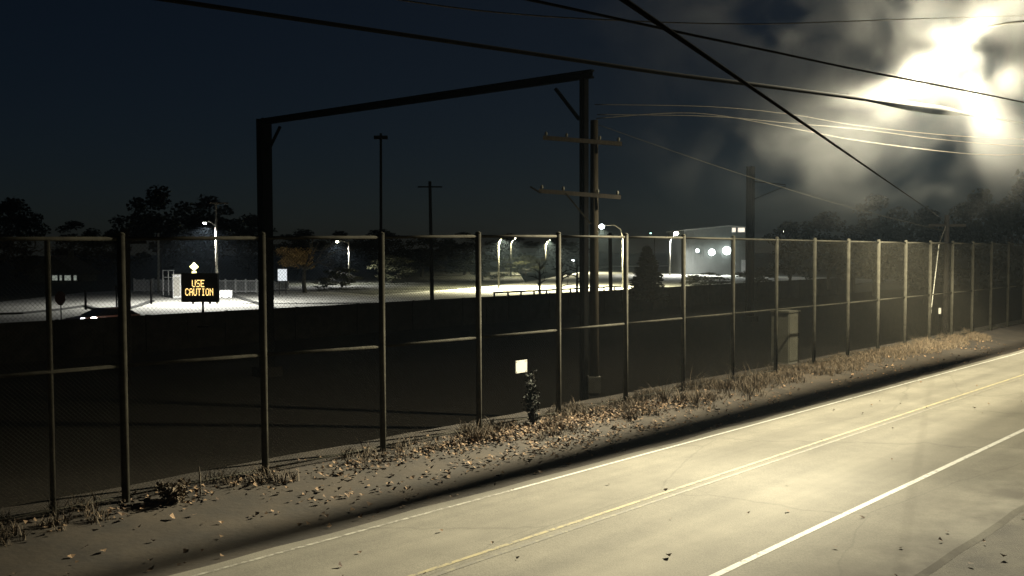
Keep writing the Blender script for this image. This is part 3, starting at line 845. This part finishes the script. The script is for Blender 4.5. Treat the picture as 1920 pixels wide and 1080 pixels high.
# ================================================================== HOUSE far left and LIT BUILDING right
hb = ground_at(100, 140)
hs = thing('house', hb, 'small tan house with a low gable roof at the far left', 'house')
wx0, wx1 = at_Y(50, 520, 140).x, at_Y(152, 520, 140).x
ez = at_Y(100, 513, 140).z; az = at_Y(100, 479, 140).z
MB().box(Vector(((wx0+wx1)/2, 143, ez/2)), wx1-wx0-.6, 6, ez).build('wall', M['siding'], hs)
mb = MB(); xm = (wx0+wx1)/2
for y in (139.4, 146.6):
    mb.v += [(wx0-.3, y, ez-.1), (xm, y, az), (wx1+.3, y, ez-.1), (wx0-.3, y, ez-.25), (xm, y, az-.15), (wx1+.3, y, ez-.25)]
mb.f = [(0,1,7,6), (1,2,8,7), (3,9,10,4), (4,10,11,5), (0,3,4,1), (1,4,5,2), (6,7,10,9), (7,8,11,10), (0,6,9,3), (2,5,11,8)]
rf = mb.build('roof', M['roof'], hs)
MB().box(Vector((xm+1.2, 143, az+.1)), .6, .6, 1.2).build('chimney', M['siding'], rf)
mb = MB(); mb.v = [(wx0+.1, 139.98, ez), (wx1-.1, 139.98, ez), (xm, 139.98, az-.2)]; mb.f = [(0, 1, 2)]
mb.build('gable', M['roof'], hs)
for x, wd in ((103, .95), (114, .5), (127, 1.1), (141, .6)):
    q = at_Y(x, 521, 139.97)
    wn_ = MB().box(q, wd, .06, .95).build('window', M['white_plastic'], hs)
    MB().box(q+Vector((0, -.04, 0)), wd-.2, .02, .72).build('pane', M['lit_window_dim'], wn_)
q = at_Y(72, 524, 139.95); MB().box(Vector((q.x, q.y, 1.0)), .9, .06, 2.0).build('door', M['siding'], hs)

# long pale building
bY = 172
x0, x1 = at_Y(1283, 440, bY).x, at_Y(1405, 440, bY).x
tz0, tz1 = at_Y(1283, 433, bY).z, at_Y(1366, 425, bY).z
bb = thing('warehouse', Vector(((x0+x1)/2, bY, 0)), 'pale metal clad building with floodlights right of the conifer', 'building')
mb = MB()
xr = at_Y(1366, 425, bY).x
for y in (bY, bY+18):
    mb.v += [(x0, y, 0), (x1, y, 0), (x1, y, tz1-.3), (xr, y, tz1), (x0, y, tz0)]
mb.f = [(0,1,2,3,4), (9,8,7,6,5), (0,5,6,1), (1,6,7,2), (4,9,5,0)]
mb.build('wall', M['metal_wall'], bb)
mb = MB()
for (xa, za), (xb, zb) in (((x0-.3, tz0+.0), (xr, tz1+.03)), ((xr, tz1+.03), (x1+.3, tz1-.28))):
    mb.obox(Vector(((xa+xb)/2, bY+9, (za+zb)/2+.12)), Vector(((xb-xa)/2, 0, (zb-za)/2)), Vector((0, 9.3, 0)), UP*.09)
mb.build('roof', M['grey_panel'], bb)
nrib = 22
for k in range(nrib):
    x = x0 + (x1-x0)*(k+.5)/nrib
    MB().box(Vector((x, bY-.02, tz0/2)), .05, .05, tz0-.1).build('cladding_rib', M['metal_wall'], bb)
for xw, wpx in ((1376, 8), (1390, 14), (1421, 7)):
    q = at_Y(xw, 431, bY-.05)
    if xw > 1405: continue
    fr = MB().box(q, wpx*bY/F_PX, .1, .9).build('window', M['white_plastic'], bb)
    MB().box(q+Vector((0, -.07, 0)), wpx*bY/F_PX-.2, .02, .7).build('pane', M['lit_window'], fr)
dq = at_Y(1397, 482, bY-.05)
dd = MB().box(Vector((dq.x, dq.y, 1.3)), 1.3, .1, 2.6).build('door', M['grey_panel'], bb)
for (x, y, r, pw) in ((1308, 470, .3, 900), (1335, 473, .58, 2500), (1363, 470, .72, 4000)):
    q = at_Y(x, y, bY-1.0)
    fl = MB().box(q+Vector((0, .45, 0)), r*1.3, .5, r*1.3).build('floodlight', M['galv'], bb)
    MB().ball(q+Vector((0, .18, 0)), r, 12, 8).build('lens', M['lens_flood'], fl, smooth=True)
    spot('flood_light', q-Vector((0, 2.2, 0)), pw, (.88, 1, .95), bb, .3, 120, q+Vector((0, -12, -5)))

# ================================================================== VEGETATION
def leaf_cloud(mb, centre, rad, n, size, rs, flat=1.0):
    P = rs.normal(size=(n, 3)); P /= np.linalg.norm(P, axis=1)[:, None]
    P *= (rs.random(n)**.45)[:, None]
    A_ = rs.normal(size=(n, 3)); A_ /= np.linalg.norm(A_, axis=1)[:, None]
    B_ = np.cross(A_, rs.normal(size=(n, 3))); B_ /= np.linalg.norm(B_, axis=1)[:, None]
    S = size*(.6+.8*rs.random(n))
    c = np.array(centre); r = np.array(rad)
    for i in range(n):
        p = c + P[i]*r; a = A_[i]*S[i]*.5; b_ = B_[i]*S[i]*.32
        k = len(mb.v)
        mb.v += [tuple(p-a), tuple(p+b_), tuple(p+a), tuple(p-b_)]; mb.f.append((k, k+1, k+2, k+3))
def branches(mb, p, d, L, r, depth, rs, tips, spread=.55, n=3):
    q = p + d*L
    mid = (p+q)/2 + Vector(rs.normal(size=3))*L*.05
    mb.path([p, mid, q], [r, r*.85, r*.68], 5 if depth < 2 else 7, cap=False)
    if depth == 0:
        tips.append(q); return
    for _ in range(n):
        nd = (d + Vector(rs.normal(size=3))*spread + UP*.12).normalized()
        branches(mb, q if _ else mid.lerp(q, .7), nd, L*(.62+.2*rs.random()), r*.6, depth-1, rs, tips, spread, n)
def tree_mesh(seed, h, rad, leaves, size, trunk_h):
    rs = np.random.default_rng(seed)
    tr, cr = MB(), MB(); tips = []
    branches(tr, Vector((0, 0, -.2)), Vector((.02, .01, 1)), trunk_h, h*.022, 3, rs, tips, .6, 3)
    ncl = 34
    for i in range(ncl):
        a = rs.random()*6.28; t = rs.random(); zz = trunk_h*.8 + (h-trunk_h*.8)*t
        rr = rad*math.sqrt(max(.05, 1-(2*t-.85)**2))*(rs.random()**.5)*.95
        leaf_cloud(cr, (rr*math.cos(a), rr*math.sin(a), zz-.3), (rad*.3, rad*.3, h*.085), leaves//ncl, size, rs)
    return tr, cr
def mesh_from(mb, name, mt):
    me = bpy.data.meshes.new(name); me.from_pydata(mb.v, [], mb.f); me.materials.append(mt); me.update(); return me
def place(name, parts, loc, sc, rz, label, cat, group=None):
    r = thing(name, loc, label, cat, group); r.scale = sc; r.rotation_euler = (0, 0, rz)
    for nm, me in parts:
        o = bpy.data.objects.new(nm, me); o.parent = r; col.objects.link(o)
    return r
TREES = []
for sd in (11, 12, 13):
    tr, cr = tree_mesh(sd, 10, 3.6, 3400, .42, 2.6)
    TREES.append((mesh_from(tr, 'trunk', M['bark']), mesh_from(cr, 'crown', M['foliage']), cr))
trd, crd = tree_mesh(21, 10, 4.2, 3800, .4, 1.6)
DIM = (mesh_from(trd, 'trunk', M['bark']), mesh_from(crd, 'crown', M['foliage_dim']))
def bg_tree(k, px, top_y, Y, wpx, label, dim=False, base_z=0.0):
    b = ground_at(px, Y, base_z); h = at_Y(px, top_y, Y).z - base_z
    s = h/10; rw = wpx/2*Y/F_PX/3.9
    T = DIM if dim else TREES[k % 3][:2]
    return place('tree', [('trunk', T[0]), ('crown', T[1])], b, (rw, rw, s), k*1.7, label, 'tree', 'trees beyond the railway')
BG = [(30, 375, 165, 120, 'black tree rising highest at the far left edge'), (-60, 400, 150, 150, 'black tree cut off by the left picture edge'),
      (140, 418, 175, 120, 'black tree behind the small house, right of the highest left one'), (215, 432, 170, 90, 'low black tree right behind the thick dark pole'),
      (300, 345, 160, 160, 'broad tall black tree above the bare pale pole'), (395, 372, 185, 140, 'black tree behind the crossarm of the message board lamp'),
      (470, 405, 170, 120, 'black tree behind the left side of the thick portal column'), (560, 428, 175, 140, 'black tree behind the autumn tree'),
      (640, 436, 180, 110, 'black tree behind the thin lamp pole with the small crossarm'), (712, 432, 170, 120, 'black tree behind the third fence post left of the notice'),
      (790, 440, 165, 130, 'black tree behind the black utility pole left of centre'), (870, 438, 175, 110, 'black tree behind the fence post just left of the notice'),
      (955, 440, 200, 130, 'black tree behind the two pale lamp poles on the bright road'), (1045, 446, 230, 130, 'black tree at the far end of the bright road')]
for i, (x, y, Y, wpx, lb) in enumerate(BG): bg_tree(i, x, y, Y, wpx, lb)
BR = [(1480, 418, 130, 110, 'black tree at the single white lamp right of the lit building'), (1555, 395, 110, 150, 'black tree above the fence between the lamp and the slanting cable'),
      (1640, 372, 96, 150, 'black tree under the slanting cable'), (1735, 395, 82, 150, 'black tree directly behind the far right pole'),
      (1830, 350, 84, 160, 'black tree right of the far right pole'), (1925, 330, 78, 170, 'black tree at the right picture edge'),
      (2010, 320, 70, 180, 'black tree cut off by the right picture edge'), (1420, 500, 120, 90, 'low black tree in front of the lit building'), (1330, 512, 108, 110, 'low black bush tree in front of the building floodlights')]
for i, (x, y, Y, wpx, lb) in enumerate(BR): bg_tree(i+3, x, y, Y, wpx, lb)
DM = [(735, 478, 135, 90, 'dim olive bush tree behind the third fence post'), (905, 476, 140, 120, 'dim olive tree at the left end of the bright road'), (985, 478, 170, 90, 'dim olive tree right of the tall pale lamp pole'),
      (607, 520, 112, 44, 'low olive bush right of the autumn tree trunk'), (640, 500, 118, 70, 'olive bush below the thin lamp pole'), (62, 478, 150, 70, 'dim tan tree rising behind the left side of the house')]
for i, (x, y, Y, wpx, lb) in enumerate(DM): bg_tree(i, x, y, Y, wpx, lb, True)
# dark trees on both sides of the road where it leaves the picture, right
# autumn tree
tr, cr = MB(), MB(); rs = np.random.default_rng(5); tips = []
branches(tr, Vector((0, 0, -.1)), Vector((0, 0, 1)), 2.6, .26, 3, rs, tips, .55, 3)
for i in range(26):
    a = rs.random()*6.28; rr = 1.9*rs.random()**.5
    leaf_cloud(cr, (rr*math.cos(a)-.7, rr*math.sin(a), 3.0+1.6*rs.random()), (.7, .7, .5), 110, .22, rs)
ab = ground_at(572, 103)
place('tree', [('trunk', mesh_from(tr, 'trunk', M['concrete'])), ('crown', mesh_from(cr, 'crown', M['foliage_autumn']))], ab, (1, 1, 1), 0, 'small autumn tree with orange brown leaves and a pale trunk', 'tree')
# conifers
def conifer_mesh(seed, h, r):
    rs = np.random.default_rng(seed); tr, cr = MB(), MB()
    tr.tube((0, 0, -.1), (0, 0, h), .14, .02, 7)
    nl = 22
    for i in range(nl):
        t = i/nl; z = .5+(h-.6)*t; rad = r*(1-t)**.85+.1
        nb = max(5, int(13*(1-t)+4))
        for k in range(nb):
            a = 6.28*k/nb + rs.random()
            L = rad*(.75+.4*rs.random())
            e = (L*math.cos(a), L*math.sin(a), z-.22*L)
            tr.tube((0, 0, z), e, .025, .008, 3)
            for s in range(5):
                f = .25+.75*s/4
                leaf_cloud(cr, (e[0]*f, e[1]*f, z+(e[2]-z)*f), (.16, .16, .08), 5, .3, rs)
    return mesh_from(tr, 'trunk', M['bark']), mesh_from(cr, 'crown', M['conifer'])
CM = conifer_mesh(3, 6, 1.7)
for (x, ty, Y, wpx, lb) in ((1213, 458, 84, 80, 'pointed dark conifer right of the curved arm lamp'),):
    b = ground_at(x, Y); s = at_Y(x, ty, Y).z/6
    place('conifer', [('trunk', CM[0]), ('crown', CM[1])], b, (wpx/2*Y/F_PX/1.75,)*2+(s,), x, lb, 'tree')
# bare saplings against the bright road
for i, (x, ty, Y, lb) in enumerate(((1012, 488, 84, 'leftmost bare sapling against the bright road'), (1052, 492, 86, 'middle bare sapling against the bright road'), (1082, 486, 88, 'bare sapling just left of the wooden utility pole'))):
    rs = np.random.default_rng(40+i); tr = MB(); tips = []; b = ground_at(x, Y)
    hh = at_Y(x, ty, Y).z
    tr.path([b, b+UP*hh*.5, b+UP*hh], [.14, .11, .04], 6)
    tw = MB()
    for k in range(9):
        z = hh*(.35+.6*k/9); a = rs.random()*6.28
        branches(tw, b+UP*z, Vector((math.cos(a), math.sin(a)*.6, .35)).normalized(), .7, .06, 1, rs, tips, .6, 2)
    r = thing('sapling', b, lb, 'tree', 'bare saplings')
    tr.build('trunk', M['bark'], r); tw.build('twigs', M['bark'], r)

# guard rail in front of the bright road
ga_, gb_ = on_d(925, 545, WALL_D+1.2), on_d(1165, 533, WALL_D+1.2)
g0 = Vector((ga_.x, ga_.y, 0))
gr = thing('guard_rail', g0, 'dark guard rail on short posts before the bright road', 'guard rail')
UA, UB = ga_.x*ST+ga_.y*CT, gb_.x*ST+gb_.y*CT
MB().obox(W((UA+UB)/2, WALL_D+1.2, 1.12), AX_U*((UB-UA)/2), AX_D*.03, UP*.07).build('rail', M['steel_dark'], gr)
k = 0; U = UA+.2
while U < UB:
    MB().obox(W(U, WALL_D+1.29, .55), AX_U*.05, AX_D*.055, UP*.58).build('post', M['steel_dark'], gr); U += 1.6

# ---- leaf litter, dry grass and weeds on the near verge
def vz(U, d):
    return verge_z(d) + .022*noise.noise(Vector((U*.7, d*.9, 3))) + .0088*noise.noise(Vector((U*2.3, d*2.5, 9)))
lm = MB()
def leaf(p, s, rs):
    a = rs.random()*6.28; x = Vector((math.cos(a), math.sin(a), (rs.random()-.5)*.9)).normalized()*s
    y = Vector((-math.sin(a), math.cos(a), (rs.random()-.5)*.9)).normalized()*s*.6
    k = len(lm.v); lift = Vector((0, 0, s*.35*rs.random()+.01))
    lm.v += [tuple(p-x+lift*2), tuple(p-y+lift*.5), tuple(p+x+lift*2), tuple(p+y+lift*1.5)]
    lm.f += [(k, k+1, k+3), (k+1, k+2, k+3)]
rs = np.random.default_rng(9); cnt = 0
for _ in range(110000):
    U = 1 + 48*rs.random()**1.1; d = 12.9 + 3.6*rs.random()
    nz = noise.noise(Vector((U*.45, d*1.1, 20)))*.6 + noise.noise(Vector((U*1.7, d*2.5, 31)))*.5
    near_f = math.exp(-((d-15.75)/.5)**2)*1.1 + math.exp(-((d-14.2)/.45)**2)*.45
    mid_u = math.exp(-((U-18)/7.5)**2)
    if U < 9 and rs.random() < .6: continue
    if rs.random() < (.006 + max(0, nz+.1)*.28*(near_f+.15)*(.35+mid_u)):
        leaf(W(U, d, vz(U, d)+.012), .035+.045*rs.random(), rs); cnt += 1
for (uc, us, dc, dsd, n_) in ((15.2, 1.0, 15.55, .28, 420), (17.6, 1.1, 15.5, .3, 520), (20.2, 1.3, 15.3, .3, 420), (22.6, 1.2, 15.1, .3, 260), (16.5, 2.2, 14.3, .25, 260), (12.3, 1.0, 15.4, .3, 160), (8.0, 1.6, 15.7, .25, 160)):
    for _ in range(n_):                                # drifts against the fence
        U = uc+us*rs.normal(); d = min(16.2, dc+dsd*rs.normal())
        leaf(W(U, d, vz(U, d)+.01+.05*rs.random()), .03+.045*rs.random(), rs)
for _ in range(150):                                   # strays on the road and the near shoulder
    U = -2 + 36*rs.random(); d = 5.0 + 7.6*rs.random()**.7 if rs.random() < .4 else 3.2+2.4*rs.random()
    leaf(W(U, d, (road_z(d) if d > 5 else -.02)+.008), .03+.03*rs.random(), rs)
tag(lm.build('leaf_litter', M['leaf']), kind='stuff')
gm = MB()
def tuft(U, d, h, n, rs, spread=.12):
    p0 = W(U, d, vz(U, d)-.01)
    for _ in range(n):
        a = rs.random()*6.28; b0 = p0 + Vector((math.cos(a), math.sin(a), 0))*spread*rs.random()
        hh = h*(.5+.6*rs.random()); ln = Vector((rs.normal(), rs.normal(), 0))*hh*.6
        w_ = Vector((math.cos(a+1.3), math.sin(a+1.3), 0))*(.006+.004*rs.random())
        k = len(gm.v); mid = b0 + ln*.35 + UP*hh*.6; tp = b0 + ln + UP*hh
        gm.v += [tuple(b0-w_), tuple(b0+w_), tuple(mid+w_*.7), tuple(mid-w_*.7), tuple(tp)]
        gm.f += [(k, k+1, k+2, k+3), (k+3, k+2, k+4)]
for _ in range(2600):
    U = 15 + 36*rs.random(); d = 14.7 + 1.7*rs.random()**.6
    q_ = noise.noise(Vector((U*.6, d*.8, 44)))
    if q_ + .2*min(1, (U-15)/10) > .05: tuft(U, d, .10+.30*rs.random()*max(.2, q_+.5), 14, rs, .2)
for _ in range(260):
    U = 2 + 13*rs.random(); d = 15.3 + 1.0*rs.random()
    if noise.noise(Vector((U*.7, d, 50))) > 0: tuft(U, d, .12+.25*rs.random(), 12, rs)
for Uc in (22.6, 23.0, 23.4, 25.5, 26.1, 26.5, 27.3):
    for _ in range(7): tuft(Uc+.3*rs.normal(), 15.2+.35*rs.normal(), .35+.5*rs.random(), 10, rs, .2)
tag(gm.build('dry_grass', M['grass_dry']), kind='stuff')

# dark weed shrub at the foot of the fence below the notice
def shrub(px, d, h, w_, label, seed, mt='foliage'):
    rs = np.random.default_rng(seed); q = on_d(px, 780, d); U = q.x*ST+q.y*CT
    b = W(U, d, vz(U, d)); st, lf = MB(), MB(); tips = []
    for k in range(11):
        a = rs.random()*6.28; ph = Vector((math.cos(a), math.sin(a), 0)); hk = h*(.45+.6*rs.random())
        p1 = b+ph*w_*.12*rs.random(); p3 = p1+ph*w_*.35*rs.random()+UP*hk; p2 = p1.lerp(p3, .5)+Vector(rs.normal(size=3))*.04
        st.path([p1, p2, p3], [.011, .008, .004], 5)
        for m_ in range(9):
            f_ = .15+.85*m_/8
            c_ = p1.lerp(p3, f_)
            leaf_cloud(lf, c_, (w_*.13, w_*.13, h*.06), 9, .07, rs)
    r = thing('weed_shrub', b, label, 'shrub'); st.build('stems', M['grass_dry' if mt != 'foliage' else 'bark'], r); lf.build('leaves', M[mt], r)
shrub(1003, 15.75, 1.35, .75, 'dark upright weed shrub at the fence foot below the white notice', 61)
shrub(330, 15.6, .4, .8, 'low brown weed clump at the fence foot on the left', 62, 'grass_dry')
# thin pale stake in front of the fence
a, b = on_z(376, 938, .12), None
t = at_Y(373, 876, a.y)
sk = thing('stake', a, 'thin pale stake leaning in the verge on the left', 'stake')
MB().path([a, a.lerp(t, .5)+RGT*.01, t], [.016, .014, .012], 6).build('shaft', M['wood_pole'], sk)
MB().ball(t, .016, 6, 4).build('tip', M['wood_pole'], sk)

# ================================================================== DRIFTING MIST round the street lamp
def smoke_mat():
    mt = bpy.data.materials.new('drifting_mist'); mt.use_nodes = True
    nt = mt.node_tree; N, L = nt.nodes, nt.links
    N.remove(N['Principled BSDF'])
    out = N['Material Output']; pv = N.new('ShaderNodeVolumePrincipled')
    pv.inputs['Color'].default_value = (.95, .95, .93, 1); pv.inputs['Anisotropy'].default_value = .0
    tc = N.new('ShaderNodeTexCoord')
    nz = N.new('ShaderNodeTexNoise'); nz.inputs['Scale'].default_value = .33; nz.inputs['Detail'].default_value = 5; nz.inputs['Roughness'].default_value = .55; nz.inputs['Distortion'].default_value = .9
    L.new(tc.outputs['Object'], nz.inputs['Vector'])
    mr = N.new('ShaderNodeMapRange'); mr.inputs['From Min'].default_value = .49; mr.inputs['From Max'].default_value = .70
    mr.inputs['To Min'].default_value = 0; mr.inputs['To Max'].default_value = 1
    L.new(nz.outputs['Fac'], mr.inputs['Value'])
    mp = N.new('ShaderNodeMapping'); mp.inputs['Scale'].default_value = (1/10.5, 1/5.0, 1/5.6)
    L.new(tc.outputs['Object'], mp.inputs['Vector'])
    gr = N.new('ShaderNodeTexGradient'); gr.gradient_type = 'SPHERICAL'; L.new(mp.outputs['Vector'], gr.inputs['Vector'])
    mu = N.new('ShaderNodeMath'); mu.operation = 'MULTIPLY'; L.new(mr.outputs['Result'], mu.inputs[0]); L.new(gr.outputs['Fac'], mu.inputs[1])
    m2 = N.new('ShaderNodeMath'); m2.operation = 'MULTIPLY'; L.new(mu.outputs[0], m2.inputs[0]); m2.inputs[1].default_value = .062
    L.new(m2.outputs[0], pv.inputs['Density'])
    L.new(pv.outputs['Volume'], out.inputs['Volume'])
    return mt
sc_ = at_Y(1640, 125, 30.8)
sm = MB().ball(sc_, 1.0, 24, 14)
sm.v = [(sc_.x+(x-sc_.x)*10.5, sc_.y+(y-sc_.y)*5.0, sc_.z+(z-sc_.z)*5.6) for x, y, z in sm.v]
tag(sm.build('mist', smoke_mat(), None, sc_), kind='stuff')

# ================================================================== NIGHT HAZE
hz_m = bpy.data.materials.new('haze'); hz_m.use_nodes = True
N = hz_m.node_tree.nodes; N.remove(N['Principled BSDF'])
pv = N.new('ShaderNodeVolumePrincipled'); pv.inputs['Density'].default_value = .00018; pv.inputs['Color'].default_value = (.62, .8, 1, 1); pv.inputs['Anisotropy'].default_value = .3
hz_m.node_tree.links.new(pv.outputs['Volume'], N['Material Output'].inputs['Volume'])
tag(MB().obox(Vector((0, 100, 10)), Vector((1300, 0, 0)), Vector((0, 1300, 0)), UP*14).build('haze', hz_m), kind='stuff')
